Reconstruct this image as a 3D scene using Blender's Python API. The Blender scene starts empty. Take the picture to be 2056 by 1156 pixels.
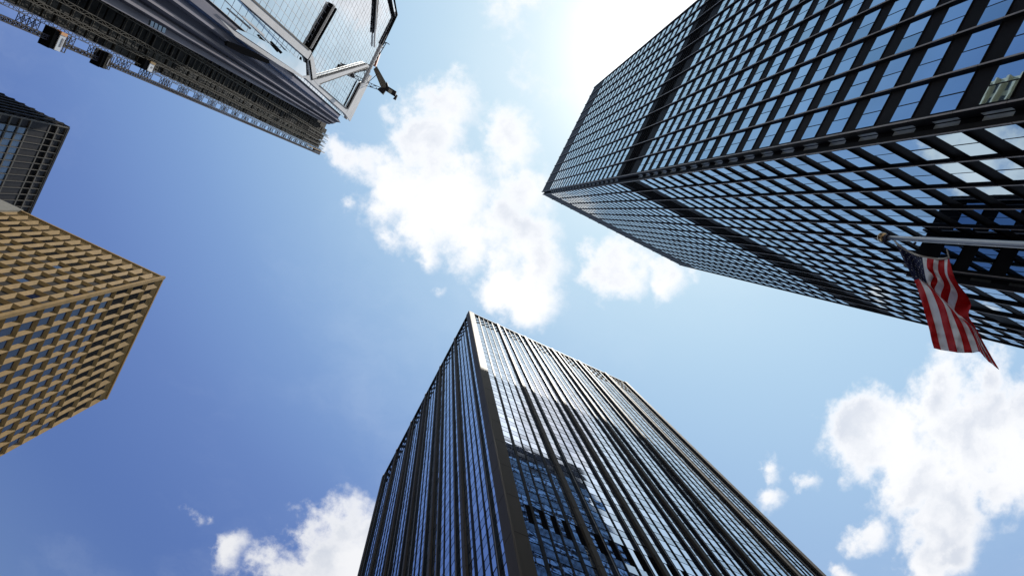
import bpy, math, random
import numpy as np
from mathutils import Vector, Matrix
random.seed(7)
rng = np.random.default_rng(7)
C = bpy.context.scene.collection

# ------------------------------------------------------------------ camera
# world axes: X and Y follow the street grid, Z is up; the lens is at the origin, 1.6 m above the pavement
R = np.array([[0.88970746, 0.44007553, 0.1214667],
              [-0.44878181, 0.89189462, 0.05584683],
              [-0.08375867, -0.10419939, 0.99102319]])
FL = 1500.0; CX, CY = 1028.0, 578.0            # focal length and centre in photo pixels (2056 x 1156)
cd = bpy.data.cameras.new('camera'); cam = bpy.data.objects.new('camera', cd); C.objects.link(cam)
cd.sensor_width = 36.0; cd.lens = 36.0 * FL / 2056.0; cd.clip_start = 0.1; cd.clip_end = 6000.0
rt, dn, fw = Vector(R[:, 0]), Vector(R[:, 1]), Vector(R[:, 2])
m = Matrix((rt, -dn, -fw)).transposed().to_4x4()
cam.matrix_world = m
bpy.context.scene.camera = cam

def ray(px, py):                               # direction of the sight line through a photo pixel, with z = 1
    d = R @ np.array([px - CX, py - CY, FL]); return d / d[2]
def scr(p):
    c = R.T @ np.asarray(p, float)
    if c[2] <= 0: return None
    return CX + FL * c[0] / c[2], CY + FL * c[1] / c[2]
def on_x(px, py, X):                           # where that sight line meets the plane x = X
    d = ray(px, py); return d * (X / d[0])

# ------------------------------------------------------------------ light
SUN = Vector((0.20, -0.341, 1.0)).normalized()
elev = math.asin(SUN.z)
SKY_STRENGTH = 0.135
sl = bpy.data.lights.new('sun', 'SUN'); sl.energy = 4.2; sl.angle = math.radians(0.53); sl.color = (1.0, 0.95, 0.86)
so = bpy.data.objects.new('sun', sl); C.objects.link(so); so.rotation_euler = SUN.to_track_quat('Z', 'Y').to_euler()
sc = bpy.context.scene
sc.view_settings.view_transform = 'Standard'; sc.view_settings.look = 'None'
sc.view_settings.exposure = 0.35; sc.view_settings.gamma = 1.0

W = bpy.data.worlds.new('World'); sc.world = W; W.use_nodes = True
nt = W.node_tree; nt.nodes.clear(); L = nt.links
def N(t, **k):
    n = nt.nodes.new(t)
    for a, b in k.items(): setattr(n, a, b)
    return n
def val(s, v):
    if hasattr(v, 'is_output'): L.new(v, s)
    else: s.default_value = v
def M(op, a, b=0.0, c=None, clamp=False):
    n = N('ShaderNodeMath', operation=op, use_clamp=clamp); val(n.inputs[0], a); val(n.inputs[1], b)
    if c is not None: val(n.inputs[2], c)
    return n.outputs[0]
def VM(op, a, b=(0, 0, 0)):
    n = N('ShaderNodeVectorMath', operation=op); val(n.inputs[0], a); val(n.inputs[1], b); return n
def mixc(f, a, b):
    n = N('ShaderNodeMix', data_type='RGBA'); val(n.inputs[0], f); val(n.inputs[6], a); val(n.inputs[7], b); return n.outputs[2]
def sstep(x, lo, hi):
    n = N('ShaderNodeMapRange', interpolation_type='SMOOTHSTEP'); val(n.inputs[0], x); n.inputs[1].default_value = lo; n.inputs[2].default_value = hi
    return n.outputs[0]
out = N('ShaderNodeOutputWorld'); bg = N('ShaderNodeBackground')
sky = N('ShaderNodeTexSky', sky_type='NISHITA'); sky.sun_disc = False
sky.sun_elevation = elev; sky.sun_rotation = math.atan2(SUN.x, SUN.y)
sky.air_density = 1.0; sky.dust_density = 0.6; sky.ozone_density = 2.0; sky.altitude = 20
geo = N('ShaderNodeTexCoord'); D = geo.outputs['Generated']
sep = N('ShaderNodeSeparateXYZ'); L.new(D, sep.inputs[0])
zc = M('MAXIMUM', sep.outputs[2], 0.06)
U = M('DIVIDE', sep.outputs[0], zc); V = M('DIVIDE', sep.outputs[1], zc)
cmb = N('ShaderNodeCombineXYZ'); L.new(U, cmb.inputs[0]); L.new(V, cmb.inputs[1]); UV = cmb.outputs[0]
def noise(scale, detail, rough, vec, w=0.0, lac=2.0):
    n = N('ShaderNodeTexNoise', noise_dimensions='3D'); L.new(vec, n.inputs['Vector'])
    n.inputs['Scale'].default_value = scale; n.inputs['Detail'].default_value = detail; n.inputs['Roughness'].default_value = rough; n.inputs['Lacunarity'].default_value = lac
    return n
off = VM('ADD', UV, (3.1, 7.7, 1.3)).outputs[0]
wn = noise(9.0, 9, 0.62, off)
warp = VM('SCALE', VM('SUBTRACT', wn.outputs['Color'], (0.5, 0.5, 0.5)).outputs[0]); warp.inputs['Scale'].default_value = 0.10
UVW = VM('ADD', UV, warp.outputs[0]).outputs[0]
# cumulus: each blob is (photo x, photo y, radius, strength) turned into a direction on the sky
BL = [(720, 325, 62, 1), (760, 340, 60, 1.05), (790, 380, 75, 1.1), (850, 270, 74, 1.15), (820, 310, 50, 1.0), (880, 400, 95, 1.3), (895, 205, 66, 1.05), (840, 460, 62, 1.0), (935, 470, 70, 1.05),
      (1010, 300, 70, 1.0), (1050, 380, 70, .95), (1060, 470, 62, .9), (1010, 560, 64, 1.0), (1060, 600, 66, 1.15), (1090, 530, 50, .95), (690, 320, 50, .95), (1000, 510, 50, .9), (850, 500, 38, .95), (1000, 430, 70, 1.0),
      (1100, 610, 30, .7), (1250, 545, 60, 1.1), (1330, 555, 50, 1.0), (1212, 548, 36, .9),
      (612, 1085, 54, 1.0), (680, 1060, 66, 1.1), (640, 1140, 85, 1.2), (700, 1140, 70, 1.1), (740, 1080, 60, 1.0),
      (470, 1105, 34, .72), (395, 1024, 30, .62), (425, 1022, 18, .55), (490, 1150, 18, .6), (690, 425, 22, .7),
      (1780, 880, 88, 1.1), (1870, 800, 85, 1.1), (1960, 860, 100, 1.3), (1730, 910, 50, .9), (1830, 960, 80, 1.2), (1900, 1050, 80, 1.15), (1760, 1070, 40, .8), (1870, 1130, 60, 1.0), (2030, 940, 85, 1.2), (1990, 760, 70, .9), (2060, 800, 90, 1.1), (1925, 1110, 45, 1.0),
      (1550, 955, 26, .7), (1552, 1000, 32, .7), (1622, 968, 30, .68), (1400, 548, 24, .6), (872, 578, 22, .65), (1700, 1160, 26, .7),
      (1200, 60, 150, .55), (1350, -60, 170, .7), (1080, 20, 110, .35), (1385, 300, 62, 1.1), (1330, 330, 45, 1.0), (1440, 300, 50, 1.0), (1440, 1290, 80, 1.1), (1370, 1235, 50, .8), (1520, 1330, 90, 1.1), (2150, 640, 60, .6), (2200, 1000, 120, 1.0), (2350, 560, 150, .9), (2500, 900, 160, 1.0)]
acc = None
for (bx, by, br, bs) in BL:
    p = ray(bx, by); e = ray(bx + br, by) - p; r = float(np.hypot(e[0], e[1]))
    d = VM('DISTANCE', UVW, (float(p[0]), float(p[1]), 0.0)).outputs['Value']
    # 1 in the middle, 0 at 1.6 radii
    g = M('MULTIPLY_ADD', d, -bs / (1.75 * r), bs)
    acc = g if acc is None else M('SMOOTH_MAX', acc, g, 0.12)
fn = noise(9.0, 11, 0.60, off)
fn2 = noise(38.0, 8, 0.62, off)
body = M('ADD', acc, M('ADD', M('MULTIPLY', M('SUBTRACT', fn.outputs[0], 0.5), 1.6), M('MULTIPLY', M('SUBTRACT', fn2.outputs[0], 0.5), 0.55)))
alpha = sstep(body, 0.27, 0.78)
# thin veil of high cloud, streaky
vn = noise(2.2, 9, 0.62, VM('MULTIPLY', VM('ADD', UVW, (1.0, 4.0, 0.0)).outputs[0], (1.0, 1.6, 1.0)).outputs[0])
veil = M('MULTIPLY', sstep(vn.outputs[0], 0.46, 0.78), 0.16)
# broken cumulus away from the photographed patch of sky
rad = VM('LENGTH', UV).outputs['Value']
cn = noise(1.7, 10, 0.6, VM('ADD', UV, (11.0, 2.0, 5.0)).outputs[0])
far = M('MULTIPLY', sstep(cn.outputs[0], 0.53, 0.66), sstep(rad, 1.15, 1.5))
alpha = M('MAXIMUM', alpha, far)
# bright aureole round the sun (thin haze scattering forward)
dotn = VM('DOT_PRODUCT', D, tuple(SUN)); cosang = dotn.outputs['Value']
rmp = N('ShaderNodeValToRGB'); L.new(M('MAXIMUM', cosang, 0.0), rmp.inputs[0]); cr_ = rmp.color_ramp; cr_.interpolation = 'B_SPLINE'
st = [(.60, (.50, .95, 2.5)), (.72, (.78, 1.33, 3.1)), (.80, (1.2, 2.05, 3.85)), (.86, (1.8, 2.85, 4.4)), (.91, (2.45, 3.65, 4.9)), (.95, (3.2, 4.4, 5.3)), (.975, (4.1, 5.15, 5.7)), (.989, (5.3, 6.0, 6.3)), (1.0, (11., 11.2, 11.5))]
cr_.elements[0].position = st[0][0]; cr_.elements[0].color = (*[c / 12 for c in st[0][1]], 1); cr_.elements[1].position = 1.0; cr_.elements[1].color = (*[c / 12 for c in st[-1][1]], 1)
for p_, c_ in st[1:-1]:
    e_ = cr_.elements.new(p_); e_.color = (*[c / 12 for c in c_], 1)
sc12 = VM('SCALE', rmp.outputs[0]); sc12.inputs['Scale'].default_value = 12.0
# forward-scattering haze colours near the sun, plain Nishita sky farther than about 60 degrees from it
base = mixc(M('MULTIPLY', sstep(cosang, 0.42, 0.64), 0.92), sky.outputs[0], sc12.outputs[0])
base = mixc(M('MULTIPLY', sstep(U, 0.05, 0.75), 0.38), base, (3.1, 4.35, 5.4, 1))
base = mixc(veil, base, (4.6, 5.2, 6.0, 1))
dimc = sstep(cosang, 0.55, 0.92)
shn = noise(6.5, 7, 0.55, VM('ADD', UVW, (2.0, 9.0, 3.0)).outputs[0])
shade = M('MULTIPLY', sstep(shn.outputs[0], 0.42, 0.66), sstep(body, 0.55, 1.0))
cl = mixc(shade, (5.95, 5.98, 6.1, 1), (4.2, 4.45, 4.95, 1))
clv = VM('SCALE', cl); L.new(M('MULTIPLY_ADD', dimc, 0.17, 0.85), clv.inputs['Scale']); cl = clv.outputs[0]
full = mixc(M('MULTIPLY', alpha, 0.96), base, cl)
L.new(full, bg.inputs[0]); bg.inputs[1].default_value = SKY_STRENGTH
L.new(bg.outputs[0], out.inputs[0])

# ------------------------------------------------------------------ materials
def mat(name, col, rough=0.6, metal=0.0, spec=0.5, var=0.0, vscale=1.0, bump=0.0, bscale=5.0, stretch=(1, 1, 1)):
    m = bpy.data.materials.new(name); m.use_nodes = True; t = m.node_tree; b = t.nodes['Principled BSDF']
    b.inputs['Base Color'].default_value = (*col, 1); b.inputs['Roughness'].default_value = rough; b.inputs['Metallic'].default_value = metal
    b.inputs['Specular IOR Level'].default_value = spec
    tc = t.nodes.new('ShaderNodeTexCoord'); mp = t.nodes.new('ShaderNodeMapping'); t.links.new(tc.outputs['Object'], mp.inputs[0]); mp.inputs['Scale'].default_value = stretch
    if var:
        n = t.nodes.new('ShaderNodeTexNoise'); n.inputs['Scale'].default_value = vscale; n.inputs['Detail'].default_value = 6; t.links.new(mp.outputs[0], n.inputs['Vector'])
        r = t.nodes.new('ShaderNodeMapRange'); r.inputs[1].default_value = .3; r.inputs[2].default_value = .7; r.inputs[3].default_value = 1 - var; r.inputs[4].default_value = 1 + var
        t.links.new(n.outputs[0], r.inputs[0])
        x = t.nodes.new('ShaderNodeMix'); x.data_type = 'RGBA'; x.blend_type = 'MULTIPLY'; x.inputs[0].default_value = 1; x.inputs[6].default_value = (*col, 1)
        t.links.new(r.outputs[0], x.inputs[7]); t.links.new(x.outputs[2], b.inputs['Base Color'])
    if bump:
        n = t.nodes.new('ShaderNodeTexNoise'); n.inputs['Scale'].default_value = bscale; n.inputs['Detail'].default_value = 2; t.links.new(mp.outputs[0], n.inputs['Vector'])
        u = t.nodes.new('ShaderNodeBump'); u.inputs['Strength'].default_value = 1.0; u.inputs['Distance'].default_value = bump
        t.links.new(n.outputs[0], u.inputs['Height']); t.links.new(u.outputs[0], b.inputs['Normal'])
    return m
K = {}
K['black'] = mat('black_spandrel', (.009, .008, .009), .6, spec=0.03, var=.25, vscale=.6)
K['bronze'] = mat('dark_bronze_mullion', (.22, .185, .17), .5, .1, var=.2, vscale=.8)
K['edge'] = mat('pale_edge_strip', (.16, .14, .125), .5, .1, spec=.2, var=.15)
K['glass'] = mat('tinted_mirror_glass', (.36, .50, .60), .015, 1.0, var=.10, vscale=.13, bump=.0018, bscale=.5)
K['glass2'] = mat('dusky_mirror_glass', (.27, .40, .48), .03, 1.0, var=.1, vscale=.13, bump=.002, bscale=.55)
K['glass3'] = mat('clear_mirror_glass', (.42, .56, .66), .012, 1.0, var=.08, vscale=.13, bump=.003, bscale=.4)
K['glassb2'] = mat('dusky_blue_glass', (.38, .46, .58), .03, 1.0, var=.1, vscale=.2, bump=.004, bscale=.6)
K['glass_dim'] = mat('dim_corner_glass', (.045, .047, .042), .3, 0, .3)
K['glass_notch'] = mat('grey_corner_glass', (.46, .48, .47), .25, .35, var=.2, vscale=.5)
K['glassb'] = mat('blue_mirror_glass', (.52, .59, .73), .02, 1.0, var=.08, vscale=.13, bump=.003, bscale=.8)
K['spanb'] = mat('spandrel_glass', (.34, .40, .50), .05, 1.0, var=.08, vscale=.2)
K['pier'] = mat('dark_tan_pier', (.055, .043, .032), .55, spec=.05, var=.12, vscale=.35, stretch=(1, 1, .15))
K['void'] = mat('dark_louvre', (.008, .008, .009), .8, spec=0.0)
K['blackm'] = mat('black_mullion', (.011, .010, .011), .5, spec=.03)
K['gold'] = mat('buff_precast_concrete', (.285, .185, .078), .8, spec=.1, var=.14, vscale=.9, bump=.01, bscale=6)
K['glassg'] = mat('deep_blue_glass', (.008, .014, .040), .03, 0.0, .30, var=.1, vscale=.2, bump=.003, bscale=1)
K['joint'] = mat('recess_joint', (.12, .078, .035), .9, spec=0.0)
K['louv_refl'] = mat('louvre_and_dark_reflection', (.022, .018, .014), .6, spec=.15)
K['grey'] = mat('grey_parapet_concrete', (.20, .19, .16), .7, var=.1)
K['frame'] = mat('grey_brown_frame', (.085, .078, .070), .6, 0, spec=.1, var=.1)
K['dark'] = mat('charcoal_panel', (.020, .019, .022), .55, spec=.05, var=.2)
K['glassl'] = mat('slate_glass', (.07, .10, .15), .05, .5, var=.15, vscale=.3, bump=.004)
K['glassw'] = mat('pale_mirror_glass', (.60, .645, .70), .02, 1.0, var=.12, vscale=.06, bump=.006, bscale=.5)
K['white'] = mat('white_metal_panel', (.46, .445, .45), .6, 0, .05, var=.08, vscale=.3)
K['lav'] = mat('grey_metal_fold', (.26, .25, .285), .7, 0, 0.0, var=.12, vscale=.25, stretch=(1, 1, .1))  # grey and slate of the folds tinted darker to stand for their shade
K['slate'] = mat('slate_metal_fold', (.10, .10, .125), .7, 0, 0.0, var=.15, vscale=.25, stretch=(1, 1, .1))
K['navy'] = mat('navy_glass_strip', (.07, .13, .27), .2, .3, var=.1)
K['line'] = mat('grey_joint', (.17, .17, .20), .6)
K['scaf'] = mat('galvanised_scaffold', (.11, .10, .085), .7, 0, .03, var=.3, vscale=2)
K['scafd'] = mat('dark_scaffold', (.030, .028, .042), .6, 0, .1, var=.3, vscale=2)
K['deck'] = mat('dark_hoarding', (.018, .017, .016), .8, 0, .05, var=.5, vscale=.5)
K['deck2'] = mat('grey_debris_netting', (.060, .058, .053), .8, 0, .05, var=.35, vscale=1.5, stretch=(1, 8, 1))
K['carw'] = mat('white_hoist_panel', (.62, .63, .66), .4, var=.06)
K['orange'] = mat('orange_paint', (.62, .24, .03), .5)
K['rust'] = mat('rust_red_paint', (.30, .085, .035), .6, var=.25)
K['steel'] = mat('brushed_steel', (.26, .26, .28), .3, .9)
K['brass'] = mat('tarnished_gold_ball', (.32, .22, .12), .12, 1.0)
K['red'] = mat('flag_red', (.60, .005, .010), .7)
K['fw'] = mat('flag_white', (.86, .86, .88), .7)
K['blue'] = mat('flag_blue', (.010, .014, .075), .7)
K['asphalt'] = mat('asphalt', (.05, .05, .052), .85, var=.2, vscale=3)
K['paving'] = mat('concrete_paving', (.28, .27, .25), .8, var=.15, vscale=2)
K['paint'] = mat('road_paint', (.75, .75, .72), .6)
K['beige'] = mat('beige_stone', (.50, .46, .34), .7, var=.1)
for k in ('red', 'fw', 'blue'):                # cloth lets some light through
    t = K[k].node_tree; b = t.nodes['Principled BSDF']; o = t.nodes['Material Output']
    tr = t.nodes.new('ShaderNodeBsdfTranslucent'); tr.inputs[0].default_value = b.inputs['Base Color'].default_value
    mx = t.nodes.new('ShaderNodeMixShader'); mx.inputs[0].default_value = .45
    t.links.new(b.outputs[0], mx.inputs[1]); t.links.new(tr.outputs[0], mx.inputs[2]); t.links.new(mx.outputs[0], o.inputs[0])

K['pier'].node_tree.nodes['Principled BSDF'].inputs['Specular Tint'].default_value = (1.0, .70, .48, 1)
# ------------------------------------------------------------------ mesh helpers
class MB:
    def __init__(s): s.v = []; s.f = []; s.m = []
    def quad(s, a, b, c, d, m=0):
        n = len(s.v); s.v += [tuple(a), tuple(b), tuple(c), tuple(d)]; s.f.append((n, n + 1, n + 2, n + 3)); s.m.append(m)
    def poly(s, pts, m=0):
        n = len(s.v); s.v += [tuple(p) for p in pts]; s.f.append(tuple(range(n, n + len(pts)))); s.m.append(m)
    def hexa(s, p, m=0):                       # 8 corners: bottom 4 then top 4
        n = len(s.v); s.v += [tuple(q) for q in p]
        for f in ((0, 3, 2, 1), (4, 5, 6, 7), (0, 1, 5, 4), (1, 2, 6, 5), (2, 3, 7, 6), (3, 0, 4, 7)):
            s.f.append(tuple(n + i for i in f)); s.m.append(m)
    def box(s, x0, x1, y0, y1, z0, z1, m=0):
        s.hexa([(x0, y0, z0), (x1, y0, z0), (x1, y1, z0), (x0, y1, z0), (x0, y0, z1), (x1, y0, z1), (x1, y1, z1), (x0, y1, z1)], m)
    def bar(s, a, b, w, h=None, m=0, up=(0, 0, 1)):
        a = np.asarray(a, float); b = np.asarray(b, float); h = h or w
        d = b - a; d /= np.linalg.norm(d); u = np.asarray(up, float)
        if abs(d @ u) > .97: u = np.array([1., 0, 0])
        x = np.cross(d, u); x /= np.linalg.norm(x); y = np.cross(x, d)
        q = [-x * w / 2 - y * h / 2, x * w / 2 - y * h / 2, x * w / 2 + y * h / 2, -x * w / 2 + y * h / 2]
        s.hexa([a + k for k in q] + [b + k for k in q], m)
    def prism(s, pts, off, m=0):               # polygon extruded by a vector
        n = len(pts); pts = [np.asarray(p, float) for p in pts]; q = [p + np.asarray(off) for p in pts]
        s.poly(pts, m); s.poly(q[::-1], m)
        for i in range(n): j = (i + 1) % n; s.quad(pts[j], pts[i], q[i], q[j], m)
    def cyl(s, a, b, ra, rb, n=16, m=0, cap=True):
        a = np.asarray(a, float); b = np.asarray(b, float); d = b - a; d /= np.linalg.norm(d)
        u = np.array([0, 0, 1.]) if abs(d[2]) < .9 else np.array([1., 0, 0]); x = np.cross(d, u); x /= np.linalg.norm(x); y = np.cross(d, x)
        k = len(s.v)
        for c, r in ((a, ra), (b, rb)):
            for i in range(n): t = 2 * math.pi * i / n; s.v.append(tuple(c + (x * math.cos(t) + y * math.sin(t)) * r))
        for i in range(n): j = (i + 1) % n; s.f.append((k + i, k + j, k + n + j, k + n + i)); s.m.append(m)
        if cap: s.f.append(tuple(k + i for i in range(n))[::-1]); s.m.append(m); s.f.append(tuple(k + n + i for i in range(n))); s.m.append(m)
    def sphere(s, c, r, nu=20, nv=12, m=0):
        k = len(s.v); c = np.asarray(c)
        for j in range(nv + 1):
            for i in range(nu):
                t = math.pi * j / nv; p = 2 * math.pi * i / nu
                s.v.append(tuple(c + r * np.array([math.sin(t) * math.cos(p), math.sin(t) * math.sin(p), math.cos(t)])))
        for j in range(nv):
            for i in range(nu):
                a = k + j * nu + i; b = k + j * nu + (i + 1) % nu; s.f.append((a, b, b + nu, a + nu)); s.m.append(m)
    def build(s, name, mats, parent=None, smooth=False):
        me = bpy.data.meshes.new(name); me.from_pydata(s.v, [], s.f)
        if not isinstance(mats, (list, tuple)): mats = [mats]
        for q in mats: me.materials.append(K[q])
        if len(mats) > 1: me.polygons.foreach_set('material_index', s.m)
        if smooth: me.polygons.foreach_set('use_smooth', [True] * len(s.f))
        me.update(); o = bpy.data.objects.new(name, me); C.objects.link(o)
        if parent is not None: o.parent = parent
        return o
def tag(o, label=None, cat=None, group=None, kind=None):
    if label: o['label'] = label
    if cat: o['category'] = cat
    if group: o['group'] = group
    if kind: o['kind'] = kind
    return o
def thing(name, label, cat, group=None):
    o = bpy.data.objects.new(name, None); C.objects.link(o); o.empty_display_size = 1
    return tag(o, label, cat, group)

class Face:
    """a vertical facade: origin at z=0, unit vector u along it, n outwards"""
    def __init__(s, p0, p1, view_from=(0, 0)):
        s.o = np.array([p0[0], p0[1], 0.0]); d = np.array([p1[0] - p0[0], p1[1] - p0[1], 0.0]); s.w = np.linalg.norm(d); s.u = d / s.w
        n = np.array([s.u[1], -s.u[0], 0.0])
        if n @ (np.array([view_from[0], view_from[1], 0]) - s.o) < 0: n = -n
        s.n = n
    def p(s, u, z, d=0.0): return s.o + s.u * u + s.n * d + np.array([0, 0, z])
    def slab(s, mb, u0, u1, z0, z1, d0, d1, m=0):
        mb.hexa([s.p(u0, z0, d0), s.p(u1, z0, d0), s.p(u1, z0, d1), s.p(u0, z0, d1), s.p(u0, z1, d0), s.p(u1, z1, d0), s.p(u1, z1, d1), s.p(u0, z1, d1)], m)
    def pane(s, mb, u0, u1, z0, z1, d, m=0, tilt=.004):
        a, b, c = rng.normal(0, tilt, 3)       # each pane sits a few millimetres out of true
        mb.quad(s.p(u0, z0, d + a), s.p(u1, z0, d + b), s.p(u1, z1, d + b + c), s.p(u0, z1, d + a + c), m)

def pick():
    q = rng.random(); return 2 if q < .14 else (3 if q < .28 else 0)

class Windows:
    """gathers windows; the 100 largest in view become parts, the rest one part"""
    def __init__(s): s.l = []
    def add(s, size, cen, fn):
        q = scr(cen); r = np.linalg.norm(cen); vis = q is not None and -20 < q[0] < 2076 and -20 < q[1] < 1176
        s.l.append((size / r ** 2 * (1 if vis else 1e-4), vis, fn))
    def build(s, parent, mats, name='window'):
        s.l.sort(key=lambda t: -t[0])
        for sc_, vis, fn in s.l[:100]:
            mb = MB(); fn(mb); mb.build(name, mats, parent)
        if len(s.l) > 100:
            mb = MB()
            for sc_, vis, fn in s.l[100:]: fn(mb)
            o = mb.build(name, mats, parent); o['kind'] = 'stuff'

GZ = -1.6
# ------------------------------------------------------------------ ground (outside the frame, it bounces light and shows in the glass)
g = MB(); g.quad((-3000, -3000, GZ), (3000, -3000, GZ), (3000, 3000, GZ), (-3000, 3000, GZ)); tag(g.build('ground', 'paving'), kind='structure')
g = MB(); g.quad((-600, -7, GZ + .004), (600, -7, GZ + .004), (600, 9, GZ + .004), (-600, 9, GZ + .004)); tag(g.build('road', 'asphalt'), kind='structure')
g = MB(); g.box(-20, 6, -60, -9, GZ + .002, GZ + .12); tag(g.build('pavement', 'paving'), kind='structure')
g = MB()
for i in range(-40, 40): g.quad((i * 6, .93, GZ + .008), (i * 6 + 3, .93, GZ + .008), (i * 6 + 3, 1.07, GZ + .008), (i * 6, 1.07, GZ + .008))
tag(g.build('road_marking', 'paint'), kind='structure')

# ------------------------------------------------------------------ black tower on the right (229 m)
def black_tower():
    H = 229.0; ax, ay = 22.95, -16.9; bx_, by_ = 22.95, -53.3; cx_, cy_ = 72.8, -16.95
    T = thing('office_tower', 'black office tower of mirrored windows and bronze mullions, on the right behind the flag', 'skyscraper')
    NT = .66                                   # the notch cut out of the corner
    FH = 4.12; ZB1 = 213.6                      # floor height, underside of the dark crown
    body = MB(); d = .12
    body.box(ax + NT + d, cx_ - NT, by_ + NT, ay - .22, GZ, H - .6)
    body.box(ax + d, ax + NT + d + .01, by_ + NT, ay - NT - d, GZ, H - .6)
    body.box(ax + NT + d, cx_ - d, by_ + NT, ay - NT - d, GZ, H - .61)
    body.build('wall', 'black', T)
    FAB = Face((ax, ay - NT), (bx_, by_ + NT)); FAC = Face((ax + NT, ay), (cx_ - NT, cy_))
    win = Windows(); mul = []
    levels = []                                # (z0 of glass, z1 of glass)
    z = ZB1
    k = 0
    while z > GZ + 8:
        if 116.5 < z - FH < 124.6:             # the machinery band half way up
            z -= .0
        g0, g1 = z - FH * .93, z - FH * .38
        if not (g1 > 116.9 and g0 < 124.9): levels.append((g0, g1))
        z -= FH
    def bays(F, n):
        bw = F.w / n
        for i in range(n):
            for (g0, g1) in levels:
                u0, u1 = i * bw + .09, (i + 1) * bw - .09; um = (u0 + u1) / 2
                r = rng.normal(0, .004, 6)
                def fn(mb, F=F, u0=u0, u1=u1, um=um, g0=g0, g1=g1):
                    F.pane(mb, u0, um - .03, g0, g1, -.06, pick()); F.pane(mb, um + .03, u1, g0, g1, -.06, pick())
                    F.slab(mb, um - .03, um + .03, g0, g1, -.2, -.045, 1)
                win.add((u1 - u0) * (g1 - g0), F.p(um, (g0 + g1) / 2), fn)
        for i in range(n + 1):
            mb = MB(); u = i * bw; zt = H
            w = .07; pr = .13 if F is FAB else .08
            F.slab(mb, u - w, u + w, GZ, zt, -.28, pr, 0)
            # lighter capping strip with a joint at every floor
            zz = ZB1 - FH * math.floor((ZB1 - GZ) / FH)
            while zz < H - FH:
                F.slab(mb, u - w + .015, u + w - .015, zz + .03, zz + FH - .03, pr, pr + .03, 1); zz += FH
            mul.append(mb)
    bays(FAB, 12); bays(FAC, 15)
    win.build(T, ['glass', 'blackm', 'glass2', 'glass3'])
    for mb in mul: mb.build('mullion', ['blackm', 'bronze'], T)
    sp = MB()                                   # thin sills and heads standing proud of the spandrels
    for F, n in ((FAB, 12), (FAC, 15)):
        for (g0, g1) in levels:
            F.slab(sp, 0, F.w, g0 - .06, g0, -.3, -.05); F.slab(sp, 0, F.w, g1, g1 + .06, -.3, -.05)
    sp.build('window_sill', 'blackm', T)
    # crown and machinery band
    cr = MB(); FAB.slab(cr, -.02, FAB.w, ZB1 + .2, H, -.29, -.05); FAC.slab(cr, -.02, FAC.w, ZB1 + .2, H, -.29, -.05); cr.build('parapet', 'dark', T)
    mbn = MB()
    for F in (FAB, FAC):
        F.slab(mbn, 0, F.w, 118.0, 124.3, -.29, -.10, 0)
        for q in range(4): F.slab(mbn, 0, F.w, 118.2 + q * 1.55, 118.32 + q * 1.55, -.10, -.07, 1)
    mbn.build('machinery_band', ['void', 'black'], T)
    # the corner notch: two narrow glazed strips facing both ways
    N1 = Face((ax, ay - NT), (ax + NT, ay - NT), (0, 500)); N2 = Face((ax + NT, ay), (ax + NT, ay - NT), (-500, 0))
    nb = MB()
    N1.slab(nb, 0, NT, GZ, H - .5, -.3, -.05, 0); N2.slab(nb, 0, NT, GZ, H - .5, -.3, -.05, 0)
    for (g0, g1) in levels:
        N1.pane(nb, .05, NT - .03, g0, g1, -.02, 1); N2.pane(nb, .05, NT - .03, g0, g1, -.02, 1)
    nb.build('corner_recess', ['black', 'glass_notch'], T)
    # lower block standing one bay proud of the long face
    bxs = 38.4; hb = 63.3; yb = -13.15
    wing = MB(); wing.box(bxs + .14, cx_ + 14, ay - .2, yb - .14 - .6, GZ, hb - .4); wing.box(bxs + .74, cx_ + 14, yb - .85, yb - .14, GZ, hb - .41)
    wo = wing.build('lower_block', 'black', T)
    G1 = Face((bxs, ay + .26), (bxs, yb - .6), (-500, 0)); G2 = Face((bxs + .6, yb), (cx_ + 14, yb), (0, 500))
    G3 = Face((bxs, yb - .6), (bxs + .6, yb - .6), (0, 500)); G4 = Face((bxs + .6, yb), (bxs + .6, yb - .6), (-500, 0))
    lw = Windows()
    for F, n in ((G1, 1), (G2, 14)):
        bw = F.w / n
        for i in range(n):
            for (g0, g1) in levels:
                if g1 > hb - 3: continue
                u0, u1 = i * bw + .12, (i + 1) * bw - .12
                def fn(mb, F=F, u0=u0, u1=u1, g0=g0, g1=g1):
                    um = (u0 + u1) / 2; F.pane(mb, u0, um - .03, g0, g1, -.06, pick()); F.pane(mb, um + .03, u1, g0, g1, -.06, pick()); F.slab(mb, um - .03, um + .03, g0, g1, -.2, -.045, 1)
                lw.add((u1 - u0) * (g1 - g0), F.p((u0 + u1) / 2, g0), fn)
        for i in range(n + 1):
            mb = MB(); F.slab(mb, i * bw - .085, i * bw + .085, GZ, hb, -.28, .12); F.slab(mb, i * bw - .05, i * bw + .05, GZ, hb, .12, .14, 1); mb.build('mullion', ['blackm', 'bronze'], wo)
    lw.build(wo, ['glass', 'blackm', 'glass2', 'glass3'])
    nb = MB()
    G3.slab(nb, 0, .6, GZ, hb - .5, -.3, -.05, 0); G4.slab(nb, 0, .6, GZ, hb - .5, -.3, -.05, 0)
    for (g0, g1) in levels:
        if g1 < hb - 3: G3.pane(nb, .08, .55, g0, g1, -.02, 1); G4.pane(nb, .08, .55, g0, g1, -.02, 1)
    nb.build('corner_recess', ['black', 'glass_dim'], wo)
black_tower()

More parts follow.
